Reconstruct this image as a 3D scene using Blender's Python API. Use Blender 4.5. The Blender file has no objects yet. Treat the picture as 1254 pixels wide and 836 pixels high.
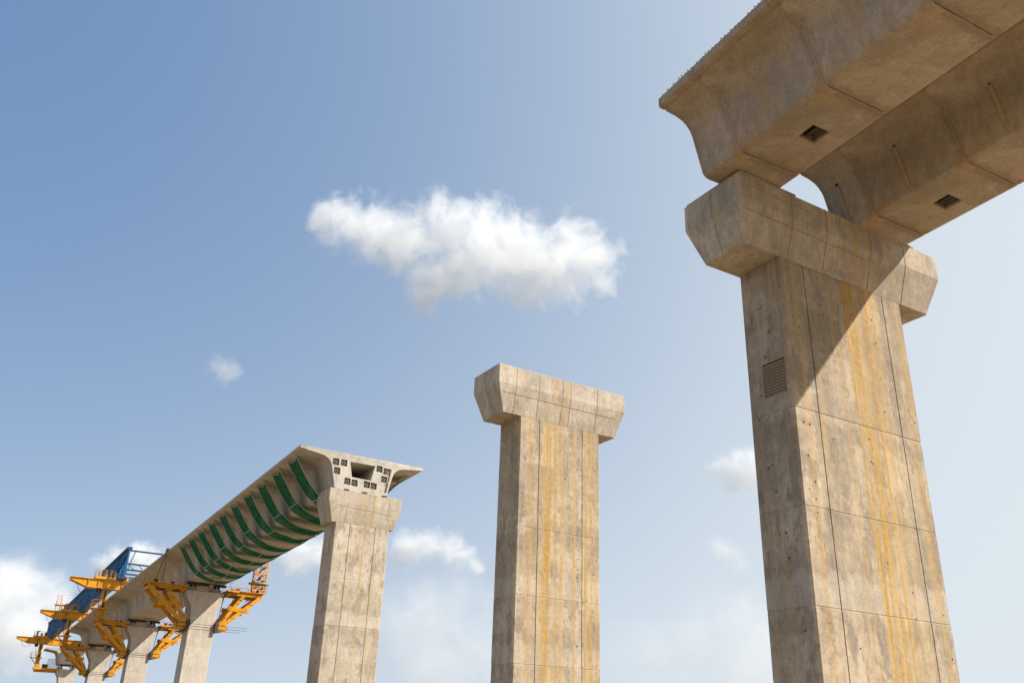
import bpy, bmesh, math, random
from mathutils import Vector, Matrix
random.seed(7)
S = 1.15                      # metres per survey unit; local coordinates below are in survey units
scn = bpy.context.scene
COL = scn.collection

# ------------------------------------------------------------------ camera
cd = bpy.data.cameras.new("camera"); cam = bpy.data.objects.new("camera", cd); COL.objects.link(cam)
right = Vector((0.99931788, -0.0151399, 0.03368315)); down = Vector((0.03692927, 0.40969052, -0.91147677)); fwd = Vector((0.0, 0.91209893, 0.40997017))
M3 = Matrix((right, -down, -fwd)).transposed()
cam.matrix_world = Matrix.Translation((0, 0, 1.6)) @ M3.to_4x4()
cd.sensor_fit = 'HORIZONTAL'; cd.sensor_width = 36.0; cd.lens = 1085.43 / 1254 * 36.0
cd.clip_start = 0.1; cd.clip_end = 60000
scn.camera = cam
scn.render.resolution_x = 1024; scn.render.resolution_y = 682

# ------------------------------------------------------------------ light
SUN = Vector((0.8629 + 0.5054 * 1.0, 0.5054 - 0.8629 * 1.0, 1.22)).normalized()   # towards the sun
EL = math.asin(SUN.z); AZ = math.atan2(SUN.x, SUN.y)      # azimuth clockwise from +Y
sd = bpy.data.lights.new("sun", 'SUN'); so = bpy.data.objects.new("sun", sd); COL.objects.link(so)
sd.energy = 4.8; sd.angle = math.radians(0.5); sd.color = (1.0, 0.92, 0.81)
so.rotation_euler = SUN.to_track_quat('Z', 'Y').to_euler()
VEIL_K = .87; VEIL_COL = (7.3, 7.85, 8.15); VEIL_BLUE = (0.0, 1.7, 4.8)
w = bpy.data.worlds.new("World"); scn.world = w; w.use_nodes = True
wn, wl = w.node_tree.nodes, w.node_tree.links
for n in list(wn): wn.remove(n)
out = wn.new('ShaderNodeOutputWorld'); bg = wn.new('ShaderNodeBackground')
sky = wn.new('ShaderNodeTexSky'); sky.sky_type = 'NISHITA'; sky.sun_disc = False
sky.sun_elevation = EL; sky.sun_rotation = AZ; sky.altitude = 0; sky.air_density = 1.0; sky.dust_density = 0.7; sky.ozone_density = 5.0
bg.inputs['Strength'].default_value = 0.075
# humid air: the clear sky pales into a milky veil towards the horizon (all round) and towards the sun
def wmath(op, a, b=0.0, c=0.0):
    n = wn.new('ShaderNodeMath'); n.operation = op
    for i, v in enumerate((a, b, c)):
        if isinstance(v, (int, float)): n.inputs[i].default_value = v
        else: wl.new(v, n.inputs[i])
    return n.outputs[0]
def wmix(f, a, b):
    n = wn.new('ShaderNodeMix'); n.data_type = 'RGBA'
    for i, v in ((0, f), (6, a), (7, b)):
        if isinstance(v, tuple): n.inputs[i].default_value = (*v, 1)
        elif isinstance(v, (int, float)): n.inputs[i].default_value = v
        else: wl.new(v, n.inputs[i])
    return n.outputs[2]
wtc = wn.new('ShaderNodeTexCoord'); wdir = wn.new('ShaderNodeVectorMath'); wdir.operation = 'NORMALIZE'; wl.new(wtc.outputs['Generated'], wdir.inputs[0])
wsep = wn.new('ShaderNodeSeparateXYZ'); wl.new(wdir.outputs[0], wsep.inputs[0])
wdot = wn.new('ShaderNodeVectorMath'); wdot.operation = 'DOT_PRODUCT'; wl.new(wdir.outputs[0], wdot.inputs[0]); wdot.inputs[1].default_value = SUN
elev = wmath('MAXIMUM', wsep.outputs['Z'], 0.0)
veil = wmath('EXPONENT', wmath('MULTIPLY', elev, -VEIL_K))
toward = wmath('POWER', wmath('MULTIPLY_ADD', wdot.outputs['Value'], .5, .5), 2.27)
veil = wmath('MULTIPLY', wmath('ADD', wmath('MULTIPLY', veil, .89), wmath('MULTIPLY', toward, .85)), 1.0)
veil = wmath('SMOOTH_MIN', veil, .98, .2)
skycol = wmix(veil, sky.outputs[0], wmix(wmath('POWER', veil, 3.26), VEIL_BLUE, VEIL_COL))
wl.new(skycol, bg.inputs['Color']); wl.new(bg.outputs[0], out.inputs['Surface'])
scn.view_settings.view_transform = 'Standard'; scn.view_settings.look = 'None'; scn.view_settings.gamma = 1.0
scn.view_settings.use_curve_mapping = False; scn.view_settings.exposure = 0.55
scn.cycles.max_bounces = 10; scn.cycles.diffuse_bounces = 4
scn.cycles.use_denoising = True

# ------------------------------------------------------------------ mesh helpers
class MB:
    def __init__(s): s.v = []; s.f = []
    def add(s, vs, fs):
        b = len(s.v); s.v += [tuple(p) for p in vs]; s.f += [tuple(i + b for i in q) for q in fs]; return s
    def box(s, a, b):
        x0, y0, z0 = a; x1, y1, z1 = b
        return s.add([(x0,y0,z0),(x1,y0,z0),(x1,y1,z0),(x0,y1,z0),(x0,y0,z1),(x1,y0,z1),(x1,y1,z1),(x0,y1,z1)],
                     [(0,3,2,1),(4,5,6,7),(0,1,5,4),(1,2,6,5),(2,3,7,6),(3,0,4,7)])
    def loft(s, rings, cap=True, closed=True):
        n = len(rings[0]); b = len(s.v)
        for r in rings: s.v += [tuple(p) for p in r]
        for k in range(len(rings) - 1):
            for i in range(n if closed else n - 1):
                j = (i + 1) % n
                s.f.append((b + k*n + i, b + k*n + j, b + (k+1)*n + j, b + (k+1)*n + i))
        if cap:
            s.f.append(tuple(b + i for i in reversed(range(n)))); s.f.append(tuple(b + (len(rings)-1)*n + i for i in range(n)))
        return s
    def bar(s, p, q, wx=.1, wy=None, up=(0, 0, 1), n=4):
        p = Vector(p); q = Vector(q); d = (q - p).normalized(); wy = wx if wy is None else wy
        u = Vector(up)
        if abs(d.dot(u)) > .98: u = Vector((0, 1, 0))
        x = d.cross(u).normalized(); y = x.cross(d).normalized()
        if n == 4: c = [(-.5,-.5),(.5,-.5),(.5,.5),(-.5,.5)]
        else: c = [(.5*math.cos(2*math.pi*i/n), .5*math.sin(2*math.pi*i/n)) for i in range(n)]
        return s.loft([[o + x*(a*wx) + y*(b*wy) for a, b in c] for o in (p, q)])
    def ibeam(s, p, q, w_, h, tf=.06, tw=.05, up=(0, 0, 1)):
        p = Vector(p); q = Vector(q); d = (q-p).normalized(); x = d.cross(Vector(up)).normalized(); y = x.cross(d).normalized()
        a, b = w_/2, h/2; c = [(-a,-b),(a,-b),(a,-b+tf),(tw/2,-b+tf),(tw/2,b-tf),(a,b-tf),(a,b),(-a,b),(-a,b-tf),(-tw/2,b-tf),(-tw/2,-b+tf),(-a,-b+tf)]
        return s.loft([[o + x*i + y*j for i, j in c] for o in (p, q)])
    def tube(s, pts, r, n=6):
        for a, b in zip(pts, pts[1:]): s.bar(a, b, 2*r, n=n)
        return s
    def build(s, name, m, parent=None, sc=S, smooth=False, bev=0):
        me = bpy.data.meshes.new(name); me.from_pydata([(x*sc, y*sc, z*sc) for x, y, z in s.v], [], s.f)
        bm = bmesh.new(); bm.from_mesh(me); bmesh.ops.recalc_face_normals(bm, faces=bm.faces)
        if bev: bmesh.ops.bevel(bm, geom=[e for e in bm.edges if len(e.link_faces) == 2 and e.calc_face_angle(0) > .5], offset=bev*sc, segments=1, affect='EDGES', clamp_overlap=True)
        bm.to_mesh(me); bm.free()
        if m: me.materials.append(m)
        if smooth:
            for p in me.polygons: p.use_smooth = True
            me.set_sharp_from_angle(angle=math.radians(28))
        o = bpy.data.objects.new(name, me); COL.objects.link(o)
        if parent: o.parent = parent
        return o
def link_copy(src, parent, loc=None, rot=None):
    o = src.copy(); COL.objects.link(o); o.parent = parent
    if loc is not None: o.location = [c*S for c in loc]
    if rot is not None: o.rotation_euler = rot
    return o
def boolean(o, cutter_mb, mode='DIFFERENCE'):
    me = bpy.data.meshes.new("cut"); me.from_pydata([(x*S, y*S, z*S) for x, y, z in cutter_mb.v], [], cutter_mb.f)
    bm = bmesh.new(); bm.from_mesh(me); bmesh.ops.recalc_face_normals(bm, faces=bm.faces); bm.to_mesh(me); bm.free()
    c = bpy.data.objects.new("cut", me); COL.objects.link(c); c.matrix_world = Matrix.Identity(4)
    par = o.parent; loc = o.location.copy(); o.parent = None; o.location = (0, 0, 0)
    md = o.modifiers.new("b", 'BOOLEAN'); md.operation = mode; md.object = c; md.solver = 'EXACT'
    bpy.context.view_layer.update()
    dg = bpy.context.evaluated_depsgraph_get(); new = bpy.data.meshes.new_from_object(o.evaluated_get(dg))
    o.modifiers.clear(); old = o.data; o.data = new; new.name = old.name; bpy.data.meshes.remove(old)
    bpy.data.objects.remove(c); bpy.data.meshes.remove(me); o.parent = par; o.location = loc
    return o
def root(name, loc, yaw=0, label=None, cat=None, group=None, pitch=0, kind=None):
    o = bpy.data.objects.new(name, None); COL.objects.link(o); o.empty_display_size = .3
    o.location = loc; o.rotation_euler = (pitch, 0, yaw); return tag(o, label, cat, group, kind)
def tag(o, label=None, cat=None, group=None, kind=None):
    if label: o['label'] = label
    if cat: o['category'] = cat
    if group: o['group'] = group
    if kind: o['kind'] = kind
    return o
def W(p): return (p[0]*S, p[1]*S, p[2]*S + 1.6)       # survey point to world

# ------------------------------------------------------------------ materials
class NT:
    def __init__(s, name):
        s.m = bpy.data.materials.new(name); s.m.use_nodes = True; s.t = s.m.node_tree; s.n = s.t.nodes
        s.bsdf = s.n['Principled BSDF']; s.out = s.n['Material Output']
        s.tc = s.n.new('ShaderNodeTexCoord'); s.pos = s.tc.outputs['Object']
    def lk(s, a, b): s.t.links.new(a, b)
    def val(s, inp, v):
        if isinstance(v, (int, float, tuple, list)): inp.default_value = v
        else: s.lk(v, inp)
    def mapping(s, scale=(1,1,1), loc=(0,0,0), src=None):
        n = s.n.new('ShaderNodeMapping'); s.lk(src or s.pos, n.inputs['Vector']); n.inputs['Scale'].default_value = scale; n.inputs['Location'].default_value = loc
        return n.outputs[0]
    def noise(s, scale, detail=4, rough=.55, vec=None, dist=0):
        n = s.n.new('ShaderNodeTexNoise'); s.lk(vec or s.pos, n.inputs['Vector'])
        n.inputs['Scale'].default_value = scale; n.inputs['Detail'].default_value = detail; n.inputs['Roughness'].default_value = rough; n.inputs['Distortion'].default_value = dist
        return n.outputs['Fac']
    def vor(s, scale, vec=None, feat='F1'):
        n = s.n.new('ShaderNodeTexVoronoi'); n.feature = feat; s.lk(vec or s.pos, n.inputs['Vector']); n.inputs['Scale'].default_value = scale; return n.outputs['Distance']
    def rng(s, v, a, b, c=0., d=1., smooth=True):
        n = s.n.new('ShaderNodeMapRange'); n.interpolation_type = 'SMOOTHSTEP' if smooth else 'LINEAR'
        s.val(n.inputs['Value'], v); n.inputs['From Min'].default_value = a; n.inputs['From Max'].default_value = b; n.inputs['To Min'].default_value = c; n.inputs['To Max'].default_value = d
        return n.outputs['Result']
    def math(s, op, a, b=0., c=0.):
        n = s.n.new('ShaderNodeMath'); n.operation = op; s.val(n.inputs[0], a); s.val(n.inputs[1], b)
        if op in ('MULTIPLY_ADD', 'SMOOTH_MAX', 'SMOOTH_MIN'): s.val(n.inputs[2], c)
        return n.outputs[0]
    def mix(s, fac, a, b, mode='MIX'):
        n = s.n.new('ShaderNodeMix'); n.data_type = 'RGBA'; n.blend_type = mode
        s.val(n.inputs['Factor'], fac)
        for i, v in ((6, a), (7, b)):
            if isinstance(v, tuple) and len(v) == 3: v = (*v, 1)
            s.val(n.inputs[i], v)
        return n.outputs[2]
    def sep(s):
        n = s.n.new('ShaderNodeSeparateXYZ'); s.lk(s.pos, n.inputs[0]); return n.outputs
    def attr(s, name):
        n = s.n.new('ShaderNodeAttribute'); n.attribute_type = 'OBJECT'; n.attribute_name = name; return n.outputs['Fac']
    def bump(s, h, strength=.3, dist=.02):
        n = s.n.new('ShaderNodeBump'); s.lk(h, n.inputs['Height']); n.inputs['Strength'].default_value = strength; n.inputs['Distance'].default_value = dist
        s.lk(n.outputs[0], s.bsdf.inputs['Normal'])
    def done(s, col, rough=.85, metal=0.):
        s.val(s.bsdf.inputs['Base Color'], (*col, 1) if isinstance(col, tuple) and len(col) == 3 else col)
        s.val(s.bsdf.inputs['Roughness'], rough); s.bsdf.inputs['Metallic'].default_value = metal
        s.bsdf.inputs['Specular IOR Level'].default_value = .3
        return s.m

def concrete(name, light=(.535,.44,.325), dark=(.27,.22,.16), streaks=(), streak_y=None, stain=.5, joints=False, panels=False, joint_stain=False, blotch=(.24,.20,.155), orange=.0, seed=0.):
    """Cast concrete. streaks: (x_m, half width_m, strength) of rusty run-off down the face."""
    g = NT(name); P = g.mapping(loc=(seed, seed*.7, seed*1.3))
    X, Y, Z = g.sep()
    big = g.noise(.55, 6, .6, P); fine = g.noise(5.5, 8, .65, P, .3)
    vert = g.noise(1.0, 5, .6, g.mapping((3.2, 3.2, .16), (seed, 0, 0)))
    board = g.noise(1.0, 3, .5, g.mapping((14, 14, .35), (seed, 0, 0)))
    f = g.math('ADD', g.math('MULTIPLY', big, .5), g.math('MULTIPLY', fine, .3)); f = g.math('ADD', f, g.math('MULTIPLY', vert, .3))
    f = g.math('ADD', f, g.attr('tone'))
    if joints or panels:
        # every plywood form panel left its own tone
        sn = g.n.new('ShaderNodeVectorMath'); sn.operation = 'SNAP'; g.lk(g.mapping(loc=(.37, .21, .4)), sn.inputs[0]); sn.inputs[1].default_value = (1.45, 1.2, 1.22)
        wn_ = g.n.new('ShaderNodeTexWhiteNoise'); g.lk(sn.outputs[0], wn_.inputs[0]); f = g.math('ADD', f, g.math('MULTIPLY', g.math('SUBTRACT', wn_.outputs[0], .5), .10))
    col = g.mix(g.rng(f, .40, .72), dark, light)
    if joint_stain:
        # epoxy and water marks either side of the segment joints
        e_ = g.math('MINIMUM', Y, g.math('SUBTRACT', g.attr('len'), Y)); jn = g.noise(2.2, 7, .7, P, .3)
        a_ = g.math('ADD', e_, g.math('MULTIPLY', g.math('SUBTRACT', jn, .5), .9))
        col = g.mix(g.math('MULTIPLY', g.rng(a_, .02, .30, 1, 0), .55), col, (.20,.155,.105)); col = g.mix(g.math('MULTIPLY', g.rng(e_, .025, .06, 1, 0), .5), col, (.50,.45,.38))
        rg = g.rng(g.vor(.75, g.mapping((1,1,1), (3,1,2))), .16, .24, 1, 0); col = g.mix(g.math('MULTIPLY', rg, .35), col, (.235,.205,.165))
    col = g.mix(g.math('MULTIPLY', g.rng(board, .35, .7), .16), col, (.24,.19,.13))
    # grey and dark weather patches with broken edges
    pt = g.noise(1.35, 9, .72, g.mapping((1, 1, .55), (seed+4, 2, 1)), .22)
    col = g.mix(g.math('MULTIPLY', g.rng(pt, .49, .60), stain), col, blotch)
    p2 = g.noise(2.6, 10, .78, g.mapping((1.2, 1.2, .4), (seed+14, 7, 1)), .2)
    col = g.mix(g.math('MULTIPLY', g.rng(p2, .53, .63), stain*.75), col, tuple(q*.72 for q in blotch))
    pl = g.noise(.8, 7, .7, g.mapping((1, 1, 1.6), (seed+9, 5, 3)), .4)
    col = g.mix(g.math('MULTIPLY', g.rng(pl, .56, .68), .35), col, (.60,.53,.43))
    if joints:
        # laitance and damp beside the construction joints, different on every lift
        wob = g.noise(1.0, 6, .7, g.mapping((1.9, 1.9, .9), (seed+31, 1, 0)), .2); wv = g.math('MULTIPLY', g.math('SUBTRACT', wob, .5), 1.3)
        t = g.math('ADD', g.math('SUBTRACT', g.attr('ztop'), Z), wv); b_ = g.math('ADD', g.math('SUBTRACT', Z, g.attr('zbot')), wv)
        tide = g.math('MULTIPLY', g.math('MULTIPLY', g.rng(t, .15, .22), g.rng(t, .25, .8, 1, 0)), g.attr('tide')); col = g.mix(tide, col, tuple(q*.85 for q in blotch))
        wash = g.math('MULTIPLY', g.rng(b_, .74, .92, 1, 0), g.attr('wash')); col = g.mix(wash, col, (.52,.47,.40))
        edge = g.math('MULTIPLY', g.math('MULTIPLY', g.rng(b_, .82, .88), g.rng(b_, .9, 1.7, 1, 0)), g.math('MULTIPLY', g.attr('wash'), .5)); col = g.mix(edge, col, tuple(q*.9 for q in blotch))
    if orange: 
        po = g.noise(.9, 6, .65, g.mapping((1, 1, 1), (seed+2, 8, 1)), .5)
        col = g.mix(g.math('MULTIPLY', g.rng(po, .45, .68), orange), col, (.42,.25,.10))
    if streaks:
        run = g.noise(1.0, 5, .62, g.mapping((7.5, 7.5, .10), (seed+1, 0, 0)))
        brk = g.noise(1.0, 5, .7, g.mapping((2.2, 2.2, .55), (seed+6, 0, 0)), .5)
        tot = None
        for x0, hw, st in streaks:
            m = g.rng(g.math('ABSOLUTE', g.math('SUBTRACT', X, x0)), hw*.25, hw*1.25, st, 0)
            tot = m if tot is None else g.math('MAXIMUM', tot, m)
        soft = g.noise(1.0, 6, .7, g.mapping((2.6, 2.6, .22), (seed+1, 4, 0)), .35)
        yy = g.rng(Y, streak_y + .25, streak_y + .6, 1, 0) if streak_y is not None else 1.0
        # broad ochre wash first, then the darker runs inside it
        wsh = g.math('MULTIPLY', g.math('MULTIPLY', tot, g.rng(soft, .34, .56)), yy)
        col = g.mix(g.math('MULTIPLY', wsh, .62), col, (.47,.325,.125))
        s_ = g.math('MULTIPLY', g.math('MULTIPLY', tot, g.rng(run, .40, .56)), g.rng(brk, .34, .58, .2, 1)); s_ = g.math('MULTIPLY', s_, yy)
        s_ = g.math('MULTIPLY', s_, g.rng(fine, .36, .5, .45, 1))
        col = g.mix(g.math('MULTIPLY', s_, 1.0), col, g.mix(g.rng(fine, .35, .65), (.33,.165,.02), (.47,.28,.045)))
        y2 = g.math('MULTIPLY', g.rng(g.noise(1.0, 5, .65, g.mapping((3.5, 3.5, .12), (seed+21, 3, 0)), .2), .50, .66), .42)
        col = g.mix(y2, col, (.50,.345,.165))
    # blow holes
    bh = g.rng(g.vor(4.2, P), .045, .07, 1, 0); bh2 = g.math('MULTIPLY', bh, g.rng(g.noise(1.1, 2, .5, P), .5, .6))
    col = g.mix(g.math('MULTIPLY', bh2, .7), col, (.10,.08,.06))
    dn = g.noise(22, 6, .7, P)
    col = g.mix(g.rng(dn, .48, .76, 0, .38), col, (.14,.115,.085))
    sc = g.noise(3.4, 10, .8, g.mapping((1, 1, 1.9), (seed+40, 2, 6)), .3)      # scattered dark scabs and smears
    col = g.mix(g.math('MULTIPLY', g.rng(sc, .60, .67), g.math('MULTIPLY', g.rng(big, .4, .6), stain*.9)), col, (.115,.092,.068))
    md = g.noise(9, 8, .75, g.mapping((1, 1, .7), (seed+50, 3, 3)), .2); col = g.mix(g.rng(md, .52, .66, 0, .34), col, tuple(q*.62 for q in dark)); col = g.mix(g.rng(md, .34, .46, .22, 0), col, tuple(min(1, q*1.22) for q in light))
    h = g.math('ADD', g.math('MULTIPLY', fine, .7), g.math('MULTIPLY', board, .35)); h = g.math('ADD', h, g.math('MULTIPLY', dn, .3)); h = g.math('SUBTRACT', h, g.math('MULTIPLY', bh2, 1.2))
    g.bump(h, .6, .022)
    return g.done(col, .88)

def paint(name, c, dirt=(.10,.06,.03), amt=.5, rough=.5, sc=2.5, metal=0):
    g = NT(name); n = g.noise(sc, 8, .7, None, .4); v = g.noise(1, 5, .6, g.mapping((5, 5, .6)))
    col = g.mix(g.math('MULTIPLY', g.rng(n, .5, .72), amt), c, dirt)
    col = g.mix(g.rng(v, .45, .75, 0, .35), col, tuple(x*.55 for x in c))
    g.bump(n, .2, .01)
    return g.done(col, g.rng(n, .3, .7, rough - .12, rough + .2), metal)

M = {}
M['cap'] = concrete('cast concrete pier cap', streaks=((-2.6,.3,.35),(1.3,.3,.3)), stain=.45, seed=3.1)
M['girder'] = concrete('precast girder concrete', light=(.47,.41,.34), dark=(.31,.265,.21), stain=.36, blotch=(.26,.215,.165), orange=.4, joint_stain=True, seed=11.)
M['girder_far'] = concrete('pale precast girder concrete', light=(.52,.485,.43), dark=(.36,.33,.29), stain=.4, seed=17.)
M['pale'] = concrete('pale young pier concrete', light=(.54,.49,.42), dark=(.40,.36,.305), stain=.4, blotch=(.33,.30,.26), seed=23.)
M['yellow'] = paint('orange yellow painted steel', (.58,.262,.010), (.13,.065,.02), .75, .5, 1.7)
M['yellow2'] = paint('worn yellow handrail paint', (.62,.27,.02), (.18,.08,.02), .5, .55, 6)
M['blue'] = paint('blue painted steel', (.012,.095,.22), (.012,.03,.05), .5, .8, 1.2)
M['blue_dark'] = paint('dark blue chord steel', (.018,.05,.10), (.02,.02,.03), .5, .5, 1.6)
M['steel'] = paint('rusty dark steel', (.055,.045,.04), (.13,.06,.03), .6, .6, 3)
M['galv'] = paint('dull grey steel', (.35,.35,.36), (.12,.10,.09), .5, .45, 4, .3)
M['rubber'] = paint('black rubber and grease', (.012,.012,.013), (.03,.025,.02), .5, .6, 4)
M['pocket'] = paint('weathered recess with painted shade', (.13,.10,.075), (.05,.035,.025), .6, .8, 4)  # dark recess colour: shade inside hatches, pockets and slots painted in
M['anchor'] = paint('weathered anchor steel', (.15,.13,.11), (.06,.05,.04), .6, .6, 6)
M['plug'] = paint('tie hole painted shade', (.09,.07,.05), (.04,.03,.02), .5, .9, 4)
M['grout'] = paint('brown joint grout', (.20,.145,.09), (.10,.07,.045), .7, .9, 5)
M['board'] = paint('form boards left in vent', (.25,.18,.11), (.14,.09,.055), .6, .75, 6)
M['seam'] = paint('rusty formwork fin', (.34,.26,.185), (.17,.115,.075), .8, .9, 3)
M['white'] = paint('white painted metal', (.75,.75,.73), (.3,.28,.25), .4, .5, 3)
M['hem'] = paint('pale net rope', (.33,.40,.33), (.12,.2,.15), .5, .8, 3)

def net_material():
    g = NT('green safety netting'); 
    n = g.noise(1.6, 6, .65, None, .5); cr = g.noise(1, 5, .6, g.mapping((1.3, 8, 1.3)))
    col = g.mix(g.rng(n, .35, .68), (.005,.095,.048), (.014,.165,.085)); col = g.mix(g.rng(cr, .45, .7, 0, .45), col, (.004,.06,.032))
    X, Y, Z = g.sep()
    tl = g.n.new('ShaderNodeBsdfTranslucent'); g.lk(col, tl.inputs['Color'])
    df = g.n.new('ShaderNodeBsdfDiffuse'); g.lk(col, df.inputs['Color'])
    mx = g.n.new('ShaderNodeMixShader'); mx.inputs[0].default_value = .3; g.lk(df.outputs[0], mx.inputs[1]); g.lk(tl.outputs[0], mx.inputs[2])
    tr = g.n.new('ShaderNodeBsdfTransparent'); tr.inputs['Color'].default_value = (.75,.95,.85,1)
    m2 = g.n.new('ShaderNodeMixShader'); g.lk(g.rng(n, .3, .7, .06, .2), m2.inputs[0]); g.lk(mx.outputs[0], m2.inputs[1]); g.lk(tr.outputs[0], m2.inputs[2])
    b = g.n.new('ShaderNodeBump'); g.lk(cr, b.inputs['Height']); b.inputs['Strength'].default_value = .6; b.inputs['Distance'].default_value = .05
    g.lk(b.outputs[0], df.inputs['Normal'])
    g.lk(m2.outputs[0], g.out.inputs['Surface']); return g.m
M['net'] = net_material()

# ------------------------------------------------------------------ ground
g = NT('dry sandy site ground'); a = g.noise(.02, 8, .6); b = g.noise(.6, 8, .65)
col = g.mix(g.rng(a, .4, .62), (.33,.235,.14), (.24,.18,.11)); col = g.mix(g.rng(b, .5, .7, 0, .5), col, (.20,.15,.09))
veg = g.noise(.006, 6, .65, g.mapping(loc=(80, 30, 0)))
col = g.mix(g.rng(veg, .55, .62), col, (.09,.11,.04))
gl_ = g.n.new('ShaderNodeVectorMath'); gl_.operation = 'LENGTH'; g.lk(g.pos, gl_.inputs[0])
col = g.mix(g.rng(gl_.outputs['Value'], 150, 500, 0, .8), col, (.10,.105,.075)); g.bump(b, .6, .2); mground = g.done(col, .95)
gb = MB(); R_ = 24000; N = 48
gb.v = [(0, 0, 0)] + [(r*math.cos(2*math.pi*i/N), r*math.sin(2*math.pi*i/N), 0) for r in (60, 400, 3000, R_) for i in range(N)]
for i in range(N):
    j = (i+1) % N; gb.f.append((0, 1+i, 1+j))
    for k in range(3): gb.f.append((1+k*N+i, 1+(k+1)*N+i, 1+(k+1)*N+j, 1+k*N+j))
tag(gb.build('ground', mground, sc=1), kind='structure')

# ------------------------------------------------------------------ hammerhead piers 1-3
def rect_ring(x0, x1, y0, y1, z, c):      # chamfered rectangle
    return [(x0+c,y0,z),(x1-c,y0,z),(x1,y0+c,z),(x1,y1-c,z),(x1-c,y1,z),(x0+c,y1,z),(x0,y1-c,z),(x0,y0+c,z)]
def hammer_pier(P, yaw, label, lifts, streaks, seed, cuts=None, seams=(), tones=(), light=None, dark=None, marks={}):
    x, y, zt, L, D, h1, h2, te, tf, wd, ga, gb_ = P
    H = zt + 1.6/S                                     # cap top above ground
    U = Vector((math.cos(yaw), math.sin(yaw), 0)); V = Vector((-math.sin(yaw), math.cos(yaw), 0))
    r = root('bridge_pier', (x*S, y*S, 0), yaw, label, 'bridge pier', 'bare and loaded hammerhead piers of the viaduct')
    kw = {}
    if light: kw = dict(light=light, dark=dark)
    ms = concrete('streaked shaft concrete %d' % seed, streaks=[(a*S, b*S, c) for a, b, c in streaks], streak_y=tf*S, stain=.80, joints=True, seed=seed*7.3, **kw)
    mc = concrete('cap concrete %d' % seed, streaks=[(a*S*1.2+.4, .25, .35) for a, b, c in streaks[:2]], stain=.42, panels=True, seed=seed*5.1+2, **dict(dict(light=(.57,.505,.42), dark=(.34,.29,.23)), **kw))
    # cap
    c = MB(); ch = .035; hx = L/2
    c.loft([rect_ring(-hx+te, hx-te, tf, D-tf, H-h1-h2, ch), rect_ring(-hx, hx, 0, D, H-h1, ch), rect_ring(-hx, hx, 0, D, H-.02, ch), rect_ring(-hx+.02, hx-.02, .02, D-.02, H, ch)])
    o = c.build('pier_cap', mc, r); o['tone'] = 0.0
    # thin grout fins where the form panels met
    for (ax, az, bx, bz) in seams:
        def fp(u, z):   # point just proud of the front face; z measured down from the cap top
            vy = 0 if z <= h1 else tf*(z-h1)/h2
            return Vector((u, vy - .004, H - z))
        pts = [(ax, az), (bx, bz)]
        if az < h1 < bz: k = (h1-az)/(bz-az); pts = [(ax, az), (ax+(bx-ax)*k, h1), (bx, bz)]
        s = MB()
        for p_, q_ in zip(pts, pts[1:]): s.bar(fp(*p_), fp(*q_), .014, .013, up=(0, -1, 0))
        s.build('formwork_fin', M['seam'], r)
    s = MB(); e = -hx-.003                             # fin down the end face
    s.bar((e, D*.5, H-.03), (e, D*.5, H-h1), .03, .014, up=(1, 0, 0)); s.bar((e, D*.5, H-h1), (e+te, D*.52, H-h1-h2+.02), .03, .014, up=(1, 0, 0)); s.build('formwork_fin', M['seam'], r)
    # shaft in cast lifts, with two real grooves in the front and back
    zs = [H-h1-h2] + [H-z for z in lifts]
    while zs[-1] > 2.4*1.5: zs.append(zs[-1]-2.35)
    zs.append(-.3)
    gw, gd = .035, .05
    for k in range(len(zs)-1):
        z1, z0 = zs[k], zs[k+1]; j = random.uniform(-.007, .007); jw = random.uniform(-.008, .006)
        x0, x1, y0, y1 = -wd/2-jw, wd/2+jw, tf+j*.6, D-tf+j; cc = .055
        gx = [-wd/2+ga*wd, -wd/2+gb_*wd]
        def ring(z, i):
            a0, a1, b0, b1 = x0+i, x1-i, y0+i, y1-i
            pr = [(a0+cc, b0)]
            for q in gx: pr += [(q-gw/2, b0), (q-gw/2, b0+gd), (q+gw/2, b0+gd), (q+gw/2, b0)]
            pr += [(a1-cc, b0), (a1, b0+cc), (a1, b1-cc), (a1-cc, b1)]
            for q in reversed(gx): pr += [(q+gw/2, b1), (q+gw/2, b1-gd), (q-gw/2, b1-gd), (q-gw/2, b1)]
            pr += [(a0+cc, b1), (a0, b1-cc), (a0, b0+cc)]
            return [(p_[0], p_[1], z) for p_ in pr]
        b = MB(); b.loft([ring(z0, .012), ring(z0+.02, 0), ring(z1-.02, 0), ring(z1, .012)])
        o = b.build('shaft_lift', ms, r); o['ztop'] = z1*S; o['zbot'] = z0*S; o['tide'] = marks.get(k, (.12, .1))[0]; o['wash'] = marks.get(k, (.12, .1))[1]; o['tone'] = tones[k] if k < len(tones) else random.uniform(-.06, .05)
        if cuts:
            for (cy0, cy1, cz0, cz1, dep) in cuts:
                if H-cz0 > z0 and H-cz0 < z1+.01 or (H-cz1 > z0 and H-cz1 < z1): boolean(o, MB().box((x0-.5, cy0, max(H-cz1, z0-1)), (x0+dep, cy1, H-cz0)))
    # tie holes: dark discs, the shade inside the holes put into their colour
    t = MB()
    for k in range(34):
        u = random.choice([-.44, -.40, -.22, .05, .22, .41, .45])*wd + random.uniform(-.05, .05); z = random.uniform(2, H*.85)
        t.bar((u, tf-.006, H-z), (u, tf+.02, H-z), random.uniform(.03, .055), n=7, up=(0, 0, 1))
    for k in range(12):
        v_ = random.uniform(tf+.2, D-tf-.2); z = random.uniform(2.2, H*.85)
        t.bar((-wd/2-.014, v_, H-z), (-wd/2+.02, v_, H-z), random.uniform(.03, .05), n=7)
    tag(t.build('tie_hole', M['plug'], r), kind='stuff')
    return r, H

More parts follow.
